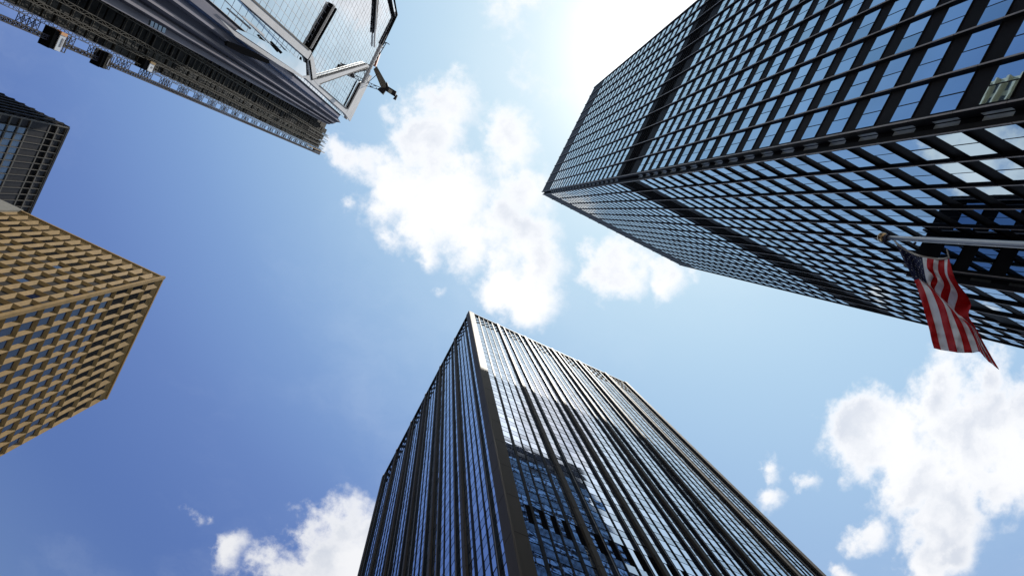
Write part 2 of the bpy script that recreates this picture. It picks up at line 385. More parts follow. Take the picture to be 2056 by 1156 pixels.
# ------------------------------------------------------------------ tower with tan piers at the bottom (187 m)
def pier_tower():
    H = 187.0; c0 = (.0840 * H, .1096 * H); cD = (.3256 * H, .1030 * H); cE = (.0797 * H, .3669 * H)
    T = thing('office_tower', 'office tower with tan piers between blue mirrored glass strips, rising from the bottom edge', 'skyscraper')
    A = Face(c0, cD); B = Face(c0, cE); dp = .30
    far = (cD[0] + cE[0] - c0[0], cD[1] + cE[1] - c0[1])
    def ins(p, q, r):                           # pull the corners of the core in
        cxm = (c0[0] + far[0]) / 2; cym = (c0[1] + far[1]) / 2
        return (p[0] + (cxm - p[0]) * .024, p[1] + (cym - p[1]) * .024)
    core = [ins(p, 0, 0) for p in (c0, cD, far, cE)]
    body = MB(); body.hexa([(x, y, GZ) for x, y in core] + [(x, y, H - 1.0) for x, y in core]); body.build('wall', 'black', T)
    win = Windows(); FH = 4.02
    Ltop = H - 1.4
    ledge = MB(); slots = MB(); holes = MB()
    fl = []
    z = Ltop - 3 * FH * 1.0; k = 0
    zz = Ltop
    while zz > GZ + 4: fl.append(zz); zz -= FH
    def face(F, starts, width_pier, ends):
        for i in range(len(starts) - 1):
            a = starts[i] + (width_pier[i]); b = starts[i + 1]
            wn_ = b - a
            ncol = 5 if wn_ > 5.2 else 3
            tm = .30; sm = .12                 # thick and thin mullions
            if ncol == 5:
                gl = (wn_ - 2 * tm - 2 * sm - .18) / 5
                cols = []; u = a + .12
                for j in range(5):
                    cols.append((u, u + gl)); u += gl + (tm if j in (0, 3) else sm)
            else:
                gl = (wn_ - 2 * tm - .18) / 3; cols = []; u = a + .12
                for j in range(3): cols.append((u, u + gl)); u += gl + tm
            # mullions
            mm = MB()
            for j in range(len(cols) - 1):
                e0, e1 = cols[j][1], cols[j + 1][0]
                thick = (e1 - e0) > .3
                F.slab(mm, e0, e1, GZ, H - .9, -dp - .05, -.07 if thick else -dp + .09, 0)
                if thick: F.slab(mm, e0 + .0, e0 + .07, GZ, H - .9, -.07, -.03, 1)  # pale strip along one edge, painted as its highlight
            F.slab(mm, a, cols[0][0], GZ, H - .9, -dp - .05, -dp + .06, 0)
            F.slab(mm, cols[-1][1], b, GZ, H - .9, -dp - .05, -dp + .06, 0)
            mm.build('mullion', ['blackm', 'edge'], T)
            for (u0, u1) in cols:
                for k, zt in enumerate(fl):
                    zs = zt - 1.72              # spandrel pane then vision pane
                    zb = zt - FH + .10
                    mech = F is A and 61.5 < zt < 68.5
                    if k < 3:                   # dark vents at the top
                        def fn(mb, F=F, u0=u0, u1=u1, zt=zt):
                            F.pane(mb, u0, u1, zt - FH + .05, zt, -dp)
                            for q in (0, 1):
                                c = u0 + (u1 - u0) * (.27 + .46 * q); zc_ = zt - 1.5 - (.9 if (q + k) % 2 else 0)
                                F.slab(mb, c - .20, c + .20, zc_ - 2.0, zc_, -dp, -dp + .03, 2)
                    elif mech:
                        def fn(mb, F=F, u0=u0, u1=u1, zt=zt):
                            um = u0 + (u1 - u0) * .52
                            F.pane(mb, u0, um, zt - FH, zt, -dp); F.slab(mb, um, u1, zt - FH, zt, -dp - .02, -dp - .01, 2)
                    else:
                        def fn(mb, F=F, u0=u0, u1=u1, zs=zs, zt=zt, zb=zb):
                            F.pane(mb, u0, u1, zb, zs, -dp, 3 if rng.random() < .16 else 0); F.pane(mb, u0, u1, zs + .10, zt, -dp + .0, 1)
                            F.slab(mb, u0, u1, zs, zs + .10, -dp - .05, -dp + .012, 2); F.slab(mb, u0, u1, zb - .10, zb, -dp - .05, -dp + .012, 2)
                    win.add((u1 - u0) * FH, F.p((u0 + u1) / 2, zt - 2), fn)
        for s0, wp in zip(starts, width_pier + [ends]):
            if s0 < .01: continue
            mb = MB(); F.slab(mb, s0, s0 + wp, GZ, H, -dp - .4, .06)
            for zj in fl: F.slab(mb, s0 - .004, s0 + wp + .004, zj - .03, zj + .03, -.1, .064, 1)
            mb.build('pier', ['pier', 'void'], T)
    xs = [0.0] + [(q - .0840) * H for q in (.1253, .1664, .2076, .2486, .2894)] + [A.w - .9]
    face(A, xs, [1.45] + [.56] * 5, .9)
    ys = [0.0] + [B.w / 6 * i - .4 for i in range(1, 6)] + [B.w - .9]
    face(B, ys, [1.45] + [.56] * 5, .9)
    # chamfered corner pier
    cp = MB()
    o = np.array([c0[0], c0[1], 0.]); ua, ub = A.u, B.u
    P0 = [o + ua * 1.45, o + ua * .12 , o + ub * .12, o + ub * 1.45, o + ua * .9 + ub * .9 + 0 * ua]
    P0 = [P0[0], P0[1], P0[2], P0[3], o + ua * 1.45 + ub * 1.45]
    n = len(P0)
    bot = [p + np.array([0, 0, GZ]) for p in P0]; top = [p + np.array([0, 0, H + .3]) for p in P0]
    cp.poly(bot[::-1]); cp.poly(top)
    for i in range(n): j = (i + 1) % n; cp.quad(bot[i], bot[j], top[j], top[i])
    for zj in fl[::2]: A.slab(cp, .2, 1.454, zj - .03, zj + .03, -.1, .004, 1); B.slab(cp, .2, 1.454, zj - .03, zj + .03, -.1, .004, 1)
    cp.build('pier', ['pier', 'void'], T)
    rf = MB()
    for F in (A, B): F.slab(rf, 1.5, F.w - .9, H - .95, H - .35, -dp - .5, -.05)
    rf.build('parapet', 'blackm', T)
    win.build(T, ['glassb', 'spanb', 'void', 'glassb2'])
pier_tower()

# ------------------------------------------------------------------ buff precast building on the left (129 m)
def precast_block():
    H = 129.0; c0 = (-.2900 * H, .2447 * H); c2 = (-.2912 * H, .4225 * H); c1 = (-78.0, .2455 * H)
    T = thing('office_block', 'golden-brown office building with deep-set windows, at the left edge of the view', 'office building')
    F1 = Face(c0, c1); F2 = Face(c0, c2)
    rows = []; z = H - .5
    for i in range(3): rows.append((z - 5.62, z, 'l')); z -= 5.62
    while z > 10: rows.append((z - 3.9, z, 'w')); z -= 3.9
    body = MB(); body.box(c1[0], c0[0] - 1.1, c0[1] + 1.1, c2[1] - .3, GZ, H - .8); body.build('core', 'louv_refl', T)
    wall = MB(); win = Windows(); dpt = .34
    for F, flip in ((F1, False), (F2, True)):
        bw = 1.765; n = int(F.w / bw) if F is F1 else 13
        if F is F2: bw = (F.w) / 13
        for i in range(n):
            for (z0, z1, kind) in rows:
                ua, ub = i * bw, (i + 1) * bw; h = z1 - z0
                # outer rectangle, inner window rectangle; the bevel that faces the camera is the wide one
                top_row = z1 > H - 3; far_b = (.40 if top_row else .23) * bw; near_b = .03 * bw
                i0, i1 = ua + near_b, ub - far_b
                if flip: i0, i1 = ua + near_b, ub - far_b
                v0, v1 = z0 + .03 * h, z1 - (.30 if top_row else .14) * h
                e = .035
                O = [F.p(ua + e, z0 + e), F.p(ub - e, z0 + e), F.p(ub - e, z1 - e), F.p(ua + e, z1 - e)]
                I = [F.p(i0, v0, -dpt), F.p(i1, v0, -dpt), F.p(i1, v1, -dpt), F.p(i0, v1, -dpt)]
                for a, b in ((0, 1), (1, 2), (2, 3), (3, 0)): wall.quad(O[a], O[b], I[b], I[a])
                E = [F.p(ua, z0), F.p(ub, z0), F.p(ub, z1), F.p(ua, z1)]
                for a, b in ((0, 1), (1, 2), (2, 3), (3, 0)): wall.quad(E[a], E[b], O[b], O[a], 1 if a in (0, 2) else 0)
                def fn(mb, F=F, i=i, z0=z0, i0=i0, i1=i1, v0=v0, v1=v1, kind=kind):
                    F.pane(mb, i0, i1, v0, v1, -dpt, 0 if kind == 'w' and (F is F2 or (i * 7 + int(z0)) % 9 == 0) else 1, .003)  # most panes of the first face painted dark, standing for dark reflections
                    if kind == 'l':
                        zz = v0 + .3
                        while zz < v1: F.slab(mb, i0, i1, zz, zz + .05, -dpt, -dpt + .05, 1); zz += .45
                    F.slab(mb, i0 - .01, i0 + .05, v0, v1, -dpt - .02, -dpt + .04, 1)
                win.add((i1 - i0) * (v1 - v0) * (2 if F is F2 else 1), F.p(i0, v0), fn)
    # corner post and coping
    cpx, cpy = c0
    wall.box(cpx - .25, cpx + .22, cpy - .22, cpy + .25, GZ, H + .1)
    wall.box(c1[0], cpx - .26, cpy - .10, cpy + .9, H - .48, H + .08); wall.box(cpx - .9, cpx + .10, cpy + .26, c2[1], H - .48, H + .08)
    wall.build('wall', ['gold', 'joint'], T)
    win.build(T, ['glassg', 'louv_refl'])
    pn = MB(); F1.slab(pn, (48.0 * H / 100 + c0[0]) , F1.w, H - 6.2, H + .3, -.1, .25)
    pn.build('parapet', 'grey', T)
precast_block()

# ------------------------------------------------------------------ charcoal tower behind it (200 m)
def charcoal_tower():
    H = 200.0; c0 = (-.4700 * H, .1229 * H); cy2 = .33 * H; cx2 = -150.0
    T = thing('office_tower', 'charcoal office tower gridded with grey-brown frames, behind the buff building at far left', 'skyscraper')
    body = MB(); body.box(cx2, c0[0] - .3, c0[1] + .3, cy2, GZ, H - .4); body.build('wall', 'dark', T)
    F2 = Face(c0, (c0[0], cy2)); F1 = Face(c0, (cx2, c0[1]))
    # mullions of the visible face
    us = [0.05, 2.2]; u = 2.2
    while u < F2.w - 1.7: u += 1.655; us.append(u)
    for i, u in enumerate(us[:60]):
        mb = MB(); w = .30 if i == 0 else .13
        F2.slab(mb, u - w * .4, u + w * .6, GZ, H - .9, -.35, .10 if i else .16); mb.build('mullion', 'frame', T)
    fr = MB()
    zl = [H * .9951, H * .9747, H * .9563, H * .9152]
    z = H * .9152
    while z > 60: z -= 3.95; zl.append(z)
    for i, z in enumerate(zl): F2.slab(fr, .2, F2.w, z - .28, z + .28, -.30, .02)
    fr.build('floor_band', 'frame', T)
    bk = MB(); F2.slab(bk, .2, F2.w, H * .9152 + .3, H * .9563 - .3, -.29, -.10, 0); F2.slab(bk, .2, F2.w, H * .9563 + .3, H * .9747 - .3, -.29, -.26, 1)
    bk.build('machinery_band', ['dark', 'void'], T)
    win = Windows()
    for i in range(1, len(us) - 1):
        for k in range(3, len(zl) - 1):
            def fn(mb, i=i, k=k):
                F2.pane(mb, us[i] + .08, us[i + 1] - .05, zl[k + 1] + .28, zl[k] - .28, -.2)
            win.add(1.5 * 3.4, F2.p(us[i], zl[k]), fn)
    win.build(T, ['glassl'])
    rb = MB(); u = 1.2
    while u < F1.w:
        F1.slab(rb, u, u + .5, GZ, H - .2 - (.5 if rng.random() < .3 else 0), -.3, .55, 0); u += 2.6
    z = H - 3
    while z > 60: F1.slab(rb, 0, F1.w, z, z + 1.0, -.3, .22, 1); z -= 3.95
    rb.build('mullion', ['dark', 'black'], T)
    cap = MB(); F2.slab(cap, 0, F2.w, H - .9, H, -.4, .18); F1.slab(cap, 0, F1.w, H - .8, H, -.4, .3); cap.build('parapet', 'dark', T)
charcoal_tower()

# ------------------------------------------------------------------ folded glass tower at top left (300 m)
def glass_tower():
    X = -51.0; H = 300.0
    T = thing('glass_tower', 'pale glass skyscraper with white diagonal bands and folded metal sides, at the top left', 'skyscraper')
    y1 = -13.2
    y0 = -57.9
    body = MB(); body.hexa([(-95, y0 - 4, GZ), (X - .4, y0 - 0, GZ), (X - .4, y1 - 1.2, GZ), (-95, -8, GZ), (-95, y0 - 4, H - 2), (X - .4, y0, H - 2), (X - .4, y1 - 1.2, H - 2), (-95, -8, H - 2)])
    body.build('core', 'slate', T)
    # chamfer at the far roof corner
    F = Face((X, y1), (X, y0), (500, 0)); F3 = Face((X, y0), (X - 4.5, y0 - 4.4), (500, -100))
    FH = 4.2; pw = 1.8
    gl = MB(); z = 30.0
    while z < H - 5:
        u = 0.0
        while u < F.w - .01:
            u1 = min(u + pw, F.w); F.pane(gl, u, u1, z, min(z + FH, H - 1.5), 0, 0, .006); u = u1
        F3.pane(gl, 0, 3.1, z, min(z + FH, H - 1.5), 0, 0, .005); F3.pane(gl, 3.1, F3.w, z, min(z + FH, H - 1.5), 0, 0, .005)
        z += FH
    gl.build('glazing', 'glassw', T)
    gr = MB(); z = 30.0
    while z < H - 5: F.slab(gr, 0, F.w, z - .04, z + .04, .0, .03); F3.slab(gr, 0, F3.w, z - .04, z + .04, .0, .03); z += FH
    u = 0.0
    while u < F.w: F.slab(gr, u - .04, u + .04, 30, H - 1.5, 0, .035); u += pw
    gr.build('glazing_bar', 'line', T)
    # traced bands, each a real strip standing off the glass
    def band(pts, m, d=.35, t=.35, name='band'):
        mb = MB(); mb.prism([on_x(px, py, X + d) for px, py in pts], (t, 0, 0)); return mb.build(name, m, T)
    def strip(pts, w, m, d=.40, t=.4, name='slot'):
        mb = MB()
        P = [on_x(px, py, X + d) for px, py in pts]
        for a, b in zip(P[:-1], P[1:]):
            w_m = w * np.linalg.norm((a + b) / 2) / FL
            mb.bar(a, b, w_m, t, 0, up=(1, 0, 0))
        return mb.build(name, m, T)
    band([(480, 0), (440, -36), (470, -36), (508, 0), (621, 101), (616, 119)], 'white', .3, .5)
    band([(616, 119), (621, 101), (628, 121), (634, 163), (640, 173), (696, 219), (691, 228), (606, 152), (618, 150)], 'white', .3, .5)
    band([(627, 160), (736, 128), (739, 134), (645, 166), (638, 172)], 'white', .3, .55)
    band([(697, 219), (724, 168), (730, 166), (741, 150), (745, 152), (701, 243), (691, 228)], 'white', .25, .5)
    strip([(508, 0), (621, 101)], 2.6, 'blackm', .85, .2); strip([(470, -32), (508, 0)], 2.6, 'blackm', .85, .2)
    strip([(667, 10), (618.5, 97)], 7.5, 'void', .3, .9); strip([(672.7, 17), (615, 119)], 4.6, 'void', .3, 1.1); strip([(670.5, 12), (623, 97)], 1.4, 'white', .9, .8, 'trim')
    strip([(614.5, 122), (615, 148)], 4.5, 'void', .8, .3); strip([(621, 122), (626, 160)], 4.2, 'void', .8, .3)
    strip([(627, 160), (736, 128)], 1.3, 'blackm', .8, .3); strip([(642, 169), (739, 134.5)], 1.5, 'blackm', .8, .3); strip([(641, 172), (696, 219)], 1.5, 'blackm', .8, .3)
    strip([(723, 166), (697.6, 216)], 4.6, 'void', .7, .4)
    strip([(753.5, -20), (753.5, 0), (749, 66)], 3.2, 'void', .4, .5); strip([(759, -20), (758.5, 0), (754, 59)], 2.6, 'void', .4, .5); strip([(756.3, -20), (756, 0), (751.5, 95)], 1.6, 'white', .5, .6, 'trim')
    strip([(779, -20), (783, 0), (791.5, 36), (765, 89)], 3.0, 'void', .4, .5); strip([(787, -20), (791.5, 0), (797, 31), (768, 92)], 2.0, 'void', .7, .5)
    # saw-edged roof trim
    tr = MB(); u = 0.0
    while u < F.w:
        F.slab(tr, u, u + .9, H - 2.2, H - .4, .1, .7); F.slab(tr, u + .9, u + 1.75, H - 2.2, H - 1.0, .1, .6); u += 1.8
    tr.build('roof_trim', 'white', T)
    # folded metal side between the glass corner and the hoist: (lower sight line, upper sight line, x, material of the strip that follows)
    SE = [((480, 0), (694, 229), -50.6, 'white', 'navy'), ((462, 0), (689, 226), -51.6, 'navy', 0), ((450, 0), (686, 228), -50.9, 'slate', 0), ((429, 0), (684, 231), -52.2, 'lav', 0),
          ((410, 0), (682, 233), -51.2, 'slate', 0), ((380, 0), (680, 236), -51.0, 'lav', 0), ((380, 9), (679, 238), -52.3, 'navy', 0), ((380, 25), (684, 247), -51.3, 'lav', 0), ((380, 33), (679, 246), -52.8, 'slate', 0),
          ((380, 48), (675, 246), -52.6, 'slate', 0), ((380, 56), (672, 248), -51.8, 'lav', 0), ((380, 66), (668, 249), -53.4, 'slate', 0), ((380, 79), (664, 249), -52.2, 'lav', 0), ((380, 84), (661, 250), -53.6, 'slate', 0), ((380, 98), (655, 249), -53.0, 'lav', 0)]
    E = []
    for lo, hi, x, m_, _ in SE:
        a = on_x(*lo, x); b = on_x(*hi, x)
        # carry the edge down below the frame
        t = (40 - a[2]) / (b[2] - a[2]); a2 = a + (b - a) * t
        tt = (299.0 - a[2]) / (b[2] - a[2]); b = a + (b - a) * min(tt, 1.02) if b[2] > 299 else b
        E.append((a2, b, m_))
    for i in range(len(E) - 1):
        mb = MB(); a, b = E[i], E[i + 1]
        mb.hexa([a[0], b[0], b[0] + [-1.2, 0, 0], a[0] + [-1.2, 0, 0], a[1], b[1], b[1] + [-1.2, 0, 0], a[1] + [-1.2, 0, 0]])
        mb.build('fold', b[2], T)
    # lit glazing wedge let into the folded side and the long black shaft in front of it
    def wedge(pts, x, m, t=.3, name='glazing'):
        mb = MB(); mb.prism([on_x(px, py, x) for px, py in pts], (t, 0, 0)); mb.build(name, m, T)
    wedge([(470, 60), (480, 60), (500, 68), (545, 90), (570, 100), (598, 118), (612, 126), (613, 151), (606, 152)], -50.2, 'glassw')
    wedge([(440, 38), (466, 60), (606, 152), (612, 156), (604, 156), (560, 131), (470, 72)], -49.9, 'white', .3, 'band')
    wedge([(450, 84), (457, 82), (505, 102), (536, 119), (537, 127), (530, 125), (480, 106), (451, 91)], -49.4, 'void', .5, 'shaft')
    for k in range(4): wedge([(300 + k * 8, 40 + k * 4.2), (306 + k * 8, 43 + k * 4.2), (303 + k * 8, 53 + k * 4.2), (297 + k * 8, 50 + k * 4.2)], -50.3, 'glassl', .3, 'window')
    wedge([(484, 33), (487, 32), (530, 70), (528, 73)], -49.6, 'white', .2, 'trim')
    wedge([(541, 84), (545, 83), (566, 105), (562, 108)], -49.6, 'void', .2, 'slot')
glass_tower()

# ------------------------------------------------------------------ construction hoist beside it
def hoist():
    X = -55.0; Z0, Z1 = 60.0, 300.0
    T = thing('hoist_tower', 'dark construction hoist tower of lattice masts and landing decks beside the pale glass skyscraper', 'construction hoist')
    def mast(y, w, m, x=X + .6, z1=Z1, seg=1.5, t=.11):
        mb = MB()
        for dx in (-w / 2, w / 2):
            for dy in (-w / 2, w / 2): mb.box(x + dx - t / 2, x + dx + t / 2, y + dy - t / 2, y + dy + t / 2, Z0, z1)
        z = Z0; k = 0
        while z < z1 - seg:
            for dx in (-w / 2, w / 2):
                mb.bar((x + dx, y - w / 2, z), (x + dx, y + w / 2, z), t * .8)
                s = 1 if k % 2 else -1
                mb.bar((x + dx, y - s * w / 2, z), (x + dx, y + s * w / 2, z + seg), t * .8)
            z += seg; k += 1
        return mb.build('mast', m, T)
    mast(3.40, .55, 'scafd', t=.13, seg=.9); mast(1.75, .50, 'scaf', t=.065, seg=1.9); mast(.08, .50, 'scaf', seg=1.5, t=.08); mast(-1.55, .55, 'scaf', t=.065, seg=1.9); mast(-4.15, .60, 'scaf', t=.065, seg=1.9)
    # landing decks, one per level
    z = Z0 + 1; k = 0; lv = 2.75
    while z < Z1 - 3:
        mb = MB()
        for (ya, yb, mi) in ((.35, 1.45, 1), (-1.25, -.20, 1), (-3.80, -1.90, 0), (-6.2, -4.5, 0)):
            if rng.random() < .12 and mi == 1: mi = 0
            gap = .28
            mb.box(X - 1.1, X - .2 + rng.uniform(-.1, .2), ya, yb, z + gap, z + lv - .15, mi)
            if rng.random() < .85: mb.box(X + .2, X + .3, ya, yb, z - .05, z + .09, 2)
        mb.box(X - 2.4, X - 1.2, -6.3 if z < 170 else -8.6, 1.5, z - .1, z + lv - .3 + (.1 if k % 9 else -1.3), 0)
        mb.build('landing_deck', ['deck', 'deck2', 'scaf'], T)
        z += lv; k += 1
    # ties from the outer mast, with sky between them
    z = Z0 + 2; k = 0
    while z < Z1 - 12:
        mb = MB()
        for x in (X + .3, X + .9):
            for q in (0, 1.3): mb.bar((x, 2.0, z + q), (x, 3.15, z + q), .07)
            mb.bar((x, 2.0, z), (x, 3.15, z + 1.3), .06); mb.bar((x, 2.0, z + 1.3), (x, 3.15, z), .06); mb.bar((x, 2.55, z), (x, 2.55, z + 1.3), .06)
        mb.build('tie', 'scafd', T)
        z += 2.3 if k % 2 else 6.4; k += 1
    top = MB()
    top.box(X, X + .9, 1.8, 3.8, Z1 - 13, Z1 - .2, 0)
    for y in (-3.6, -2.6, -1.2, .2, 1.1): top.bar((X + 1.0, y, Z1 - 40), (X + 1.0, y, Z1 + 1.5), .16, m=1)
    top.bar((X + 1.1, 2.2, Z1 - 30), (X + 1.1, 2.2, Z1 + 6), .25, m=2)
    top.build('top_guard', ['scafd', 'scaf', 'gold'], T)
    # cars riding the masts
    def car(px, py, yc0, yc1, label, ln=4.2, body='carw', lid='orange'):
        p = on_x(px, py, X + 1.0); z = p[2]
        c = thing('hoist_car', label, 'hoist car', 'hoist cars on the masts')
        mb = MB(); mb.box(X - .1, X + 1.3, yc0, yc1, z - ln / 2, z - ln / 2 + .15, 0); mb.box(X - .05, X + 1.25, yc0 + .05, yc1 - .05, z - ln / 2 + .15, z + ln * .12, 0); mb.build('floor_pan', 'void', c)
        mb = MB(); mb.box(X - .0, X + 1.35, yc0 + .1, yc1 - .1, z - ln * .12, z + ln * .28, 0); mb.box(X + 1.35, X + 1.40, yc0 + .7, yc1 - .7, z + .3, z + ln * .2, 1); mb.build('side_panel', [body, 'line'], c)
        mb = MB(); mb.box(X + .0, X + 1.42, yc0 - .05, yc0 + .35, z - ln * .16, z + ln * .28, 0); mb.build('stripe', lid, c)
        mb = MB()
        for q in range(4):
            y = yc0 + .2 + (yc1 - yc0 - .4) * q / 3; mb.bar((X + 1.3, y, z + ln * .28), (X + 1.3, y, z + ln * .62), .09); mb.bar((X, y, z + ln * .28), (X, y, z + ln * .62), .09)
        for q in (yc0 + .2, yc1 - .2): mb.bar((X, q, z + ln * .62), (X + 1.3, q, z + ln * .62), .09)
        for zz in (.40, .62): mb.bar((X + 1.3, yc0 + .2, z + ln * zz), (X + 1.3, yc1 - .2, z + ln * zz), .1); mb.bar((X, yc0 + .2, z + ln * zz), (X, yc1 - .2, z + ln * zz), .1)
        mb.build('roof_cage', 'scaf', c)
    car(114, 83, 2.0, 4.55, 'white hoist car with an orange stripe, lowest on the outer mast', 3.4)
    car(208, 125, 2.0, 4.4, 'dark hoist car just above the white one on the outer mast', 2.8, 'deck', 'deck')
    car(300, 128, .3, 2.0, 'small hoist car with a mustard edge between the inner masts', 4.5, 'carw', 'gold')
hoist()

# ------------------------------------------------------------------ roof crane
def crane():
    T = thing('roof_crane', 'maintenance crane with lattice truss and dark jib on the pale glass skyscraper roof', 'crane')
    Hh = 304.0
    def q(px, py, h=Hh): return ray(px, py) * h
    mb = MB()
    A = [(776, 86), (757, 118), (740, 146), (716, 188)]; Bq = [(765, 84), (747, 114), (731, 140), (712, 172)]
    for P in (A, Bq):
        for a, b in zip(P[:-1], P[1:]): mb.bar(q(*a), q(*b), .28)
    for t in np.linspace(0, 1, 11):
        def ip(P, t): i = min(int(t * 3), 2); f_ = t * 3 - i; return (P[i][0] + (P[i + 1][0] - P[i][0]) * f_, P[i][1] + (P[i + 1][1] - P[i][1]) * f_)
        mb.bar(q(*ip(A, t)), q(*ip(Bq, t)), .22); mb.bar(q(*ip(A, t), Hh + 2), q(*ip(Bq, t), Hh + 2), .2); mb.bar(q(*ip(A, t)), q(*ip(A, t), Hh + 2), .2)
        if t < .95: mb.bar(q(*ip(A, t)), q(*ip(Bq, t + .1)), .2)
    for a, b in (((745, 130), (737, 166)), ((737, 166), (724, 184)), ((740, 128), (724, 160)), ((770, 80), (768, 76)), ((776, 86), (782, 90)), ((757, 134), (750, 140))): mb.bar(q(*a), q(*b), .25)
    mb.build('truss', 'scafd', T)
    mb = MB(); mb.prism([q(757, 100), q(764, 104), q(754, 134), q(745, 128)], (0, 0, 2.2)); mb.build('counterweight', 'rust', T)
    mb = MB(); mb.prism([q(743, 100), q(749, 105), q(741, 127), q(733, 121)], (0, 0, 2.2)); mb.build('machine_housing', 'dark', T)
    mb = MB(); mb.prism([q(750, 140, 305), (q(757, 134, 305)), q(775, 166, 305), q(774, 176, 305), q(765, 176, 305)], (0, 0, 1.6)); mb.build('jib', 'scaf', T)
    mb = MB(); mb.prism([q(757, 179, 305.5), q(773, 171, 305.5), q(777, 164, 305.5), q(780, 174, 305.5), q(796, 184, 305.5), q(793, 194, 305.5), q(774, 182, 305.5), q(769, 190, 305.5)], (0, 0, 1.7))
    mb.prism([q(793, 194, 305.5), q(796, 190, 305.5), q(798, 192, 305.5), q(794, 201, 305.5), q(789, 198, 305.5)], (0, 0, 1.7))
    mb.build('jib_head', 'dark', T)
    mb = MB(); mb.prism([q(781, 178, 305.3), q(788, 182, 305.3), q(785, 189, 305.3), q(779, 185, 305.3)], (0, 0, .15)); mb.build('hatch', 'grey', T)
    mb = MB()
    pts = [((738, 165), (768, 178)), ((734, 172), (762, 181)), ((738, 165), (734, 172)), ((746, 168), (744, 175)), ((738, 165), (744, 175)), ((754, 172), (744, 175)), ((754, 172), (757, 180)), ((757, 150), (740, 165))]
    for a, b in pts: mb.bar(q(*a), q(*b), .22)
    mb.build('brace', 'scafd', T)
crane()

# ------------------------------------------------------------------ flag and its pole
top = ray(1779, 477) * 9.5; base_dir = ray(2056, 491.5)
low = base_dir * (top[0] / base_dir[0]); dirn = (low - top); kk = (GZ - top[2]) / dirn[2]; foot = top + dirn * kk
T = thing('flagpole', 'polished metal flagpole with a tarnished round ball at its tip, crossing the right edge', 'flagpole')
mb = MB(); mb.cyl(foot, top, .062, .030, 24); mb.build('pole', 'steel', T, True)
mb = MB(); d_ = dirn / np.linalg.norm(dirn); mb.sphere(top - d_ * .07, .072, 24, 16); mb.build('finial', 'brass', T, True)
mb = MB(); mb.cyl(top + d_ * .0, top + d_ * .06, .045, .045, 16); mb.cyl(top + d_ * .02 + np.array([0, .04, 0]), top + d_ * .02 + np.array([0, .085, 0]), .022, .022, 10); mb.build('truck', 'scafd', T)
mb = MB(); mb.cyl(foot, foot + np.array([0, 0, .25]), .16, .12, 20); mb.build('base_collar', 'steel', T)
mb = MB(); mb.bar(ray(1833, 491) * (top[0] / ray(1833, 491)[0]), ray(1839, 487) * (top[0] / ray(1839, 487)[0]), .02); mb.build('cleat', 'scafd', T)

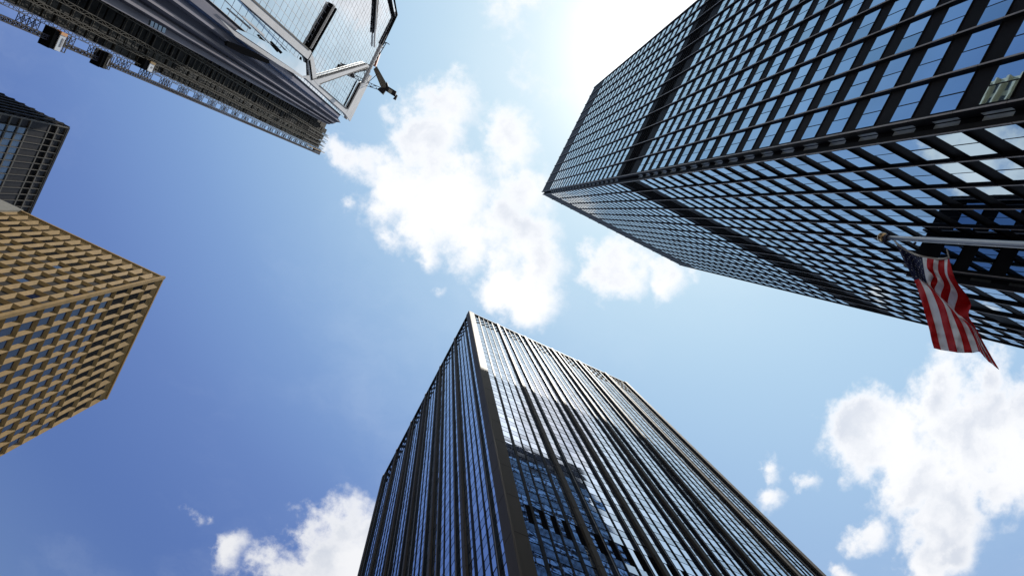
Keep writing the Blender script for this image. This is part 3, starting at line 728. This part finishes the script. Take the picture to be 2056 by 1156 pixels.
def flag():
    S = 1142 / 316.0
    rows = [0, .2, .38, .53, .68, .82, .92, 1.0]
    hst = [(205, 160), (228, 182), (255, 203), (285, 222), (315, 238), (345, 252), (375, 263), (405, 272), (440, 280), (490, 287), (525, 290), (566, 288), (590, 283), (600, 288)]
    G = {}
    G[0] = hst
    G[1] = [(270, 300), (292, 306), (314, 312), (336, 319), (358, 326), (380, 334), (398, 342), (415, 352), (440, 352), (482, 362), (521, 378), (570, 392), (590, 405), (645, 440)]
    G[2] = [(345, 442), (380, 433), (394, 440), (406, 446), (416, 452), (426, 458), (434, 464), (444, 468), (484, 418), (516, 446), (561, 474), (610, 496), (660, 543), (728, 555)]
    G[3] = [(388, 560), (428, 535), (462, 508), (478, 512), (490, 522), (500, 530), (508, 536), (500, 530), (458, 480), (500, 530), (543, 572), (590, 622), (638, 662), (757, 622)]
    G[4] = [(425, 690), (468, 665), (520, 640), (560, 612), (592, 634), (618, 652), (640, 668), (655, 690), (640, 690), (650, 700), (665, 705), (680, 712), (700, 715), (738, 696)]
    G[5] = [(455, 800), (500, 782), (553, 768), (605, 757), (647, 752), (690, 752), (722, 756), (748, 765), (752, 770), (760, 776), (768, 780), (774, 782), (780, 784), (786, 780)]
    G[6] = [(473, 880), (522, 876), (580, 873), (638, 872), (688, 870), (738, 870), (782, 870), (798, 880), (800, 885), (808, 888), (815, 890), (822, 890), (832, 890), (845, 890)]
    G[7] = [(488, 935), (540, 948), (600, 956), (660, 966), (712, 968), (768, 968), (815, 960), (822, 962), (830, 968), (858, 1002), (885, 1032), (912, 1050), (936, 1072), (960, 1088)]
    # ripple in depth (metres towards +x): folds sit behind or before the main sheet
    Dp = [[0] * 14,
          [0, .02, .05, .07, .06, .02, -.02, -.05, -.06, 0, .06, .02, -.04, 0],
          [0, .03, .05, .05, .05, .05, .04, .02, .02, .07, .13, .20, .28, .30],
          [0, -.04, -.02, .02, .04, .05, .06, .06, .05, .12, .20, .28, .36, .40],
          [0, .05, -.03, -.05, -.02, .02, .04, .08, .16, .18, .2, .2, .2, .16],
          [0, .06, .0, -.05, .0, .05, .02, .06, .14, .16, .2, .22, .2, .16],
          [0, .06, .02, -.04, .02, .06, .02, .05, .1, .14, .16, .16, .14, .12],
          [0, .05, .02, -.04, .02, .06, .02, .04, .08, .1, .12, .1, .1, .1]]
    arr = np.zeros((8, 14, 3))
    for r in range(8):
        for c in range(14):
            px, py = 1740 + G[r][c][0] / S, 440 + G[r][c][1] / S
            arr[r, c] = (px, py, Dp[r][c])
    def cr(P, t):                              # Catmull-Rom along axis 0
        n = len(P) - 1; t = min(max(t, 0), n - 1e-6); i = int(t); f = t - i
        p0 = P[max(i - 1, 0)]; p1 = P[i]; p2 = P[i + 1]; p3 = P[min(i + 2, n)]
        return .5 * ((2 * p1) + (-p0 + p2) * f + (2 * p0 - 5 * p1 + 4 * p2 - p3) * f * f + (-p0 + 3 * p1 - 3 * p2 + p3) * f ** 3)
    SU, SV = 4, 9
    nu, nv = 13 * SU, 7 * SV
    grid = np.zeros((nv + 1, nu + 1, 3))
    colsm = np.array([[cr(arr[:, c], v / SV) for c in range(14)] for v in range(nv + 1)])
    for v in range(nv + 1):
        for u in range(nu + 1):
            t = u / SU; i = min(int(t), 12); f = t - i
            q = colsm[v, i] * (1 - f) + colsm[v, i + 1] * f
            dd = q[2] + .012 * math.sin(u * .8 + v * .35) * min(1, v / 8) + .008 * math.sin(v * .9 - u * .3)
            d = ray(q[0], q[1]); X = top[0] + dd
            grid[v, u] = d * (X / d[0])
    fv = np.interp(np.arange(nv + 1) / SV, range(8), rows)
    mb = MB(); mb.v = [tuple(p) for p in grid.reshape(-1, 3)]
    for v in range(nv):
        for u in range(nu):
            s = u // SU
            blue = s < 7 and (fv[v] + fv[v + 1]) / 2 < .385
            mb.f.append((v * (nu + 1) + u, v * (nu + 1) + u + 1, (v + 1) * (nu + 1) + u + 1, (v + 1) * (nu + 1) + u)); mb.m.append(2 if blue else (0 if s % 2 == 0 else 1))
    o = mb.build('flag', ['red', 'fw', 'blue'], None, True)
    so_ = o.modifiers.new('cloth_thickness', 'SOLIDIFY'); so_.thickness = .004; so_.offset = 0
    tag(o, 'United States flag with red and white stripes drooping from the metal flagpole', 'flag')
    # stars sewn on both sides of the canton
    st = MB()
    def at(uf, vf):
        tv = np.interp(vf, fv, np.arange(nv + 1)); tu = uf * nu
        i, j = min(int(tv), nv - 1), min(int(tu), nu - 1); a, b = tv - i, tu - j
        return grid[i, j] * (1 - a) * (1 - b) + grid[i + 1, j] * a * (1 - b) + grid[i, j + 1] * (1 - a) * b + grid[i + 1, j + 1] * a * b
    for r in range(9):
        for c in range(6 if r % 2 == 0 else 5):
            uc = (r + 1) / 10 * 7 / 13; vc = ((c + .5) * 2 + (r % 2) ) / 12 * .385
            pts = [];
            for k in range(10):
                rr = 1 if k % 2 == 0 else .42; th = math.pi * k / 5
                pts.append((uc + math.sin(th) * rr * .013, vc + math.cos(th) * rr * .0085))
            P = [at(*p) for p in pts]; cpt = at(uc, vc)
            n = np.cross(at(uc + .01, vc) - cpt, at(uc, vc + .01) - cpt); n /= np.linalg.norm(n)
            for sgn in (1, -1):
                for k in range(10): st.poly([cpt + n * .0035 * sgn, P[k] + n * .0035 * sgn, P[(k + 1) % 10] + n * .0035 * sgn])
    st.build('star_field', 'fw', o)
    # hoist rope and heading
    rp = MB()
    for a, b in zip(grid[0][:-1], grid[0][1:]): rp.bar(a, b, .022)
    rp.bar(grid[0][0], top + d_ * .04, .008); rp.bar(grid[0][-1], ray(1901, 500) * (top[0] / ray(1901, 500)[0]), .012)
    rp.build('heading', 'edge', o)
flag()

# ------------------------------------------------------------------ stone block outside the frame, seen only in the black tower's glass
def stone_block():
    T = thing('apartment_block', 'beige stone apartment block mirrored in the lowest windows of the black tower', 'building')
    x0, x1, y0, y1, h = -95., -48., -79.5, -60., 163.
    b = MB(); b.box(x0, x1, y0, y1, GZ, h); b.build('wall', 'beige', T)
    w = MB(); F = Face((x1, y1), (x1, y0), (500, 0)); F2 = Face((x1, y1), (x0, y1), (0, 500))
    led = MB()
    for Fq in (F, F2):
        z = 8
        while z < h - 3:
            u = 1.0
            while u < Fq.w - 3: Fq.slab(w, u, u + 2.6, z, z + 1.9, 0, .02); u += 3.7
            Fq.slab(led, -.3, Fq.w, z + 2.3, z + 2.9, 0, .9); z += 3.7
    w.build('window_band', 'glassl', T); led.build('ledge', 'beige', T)
stone_block()
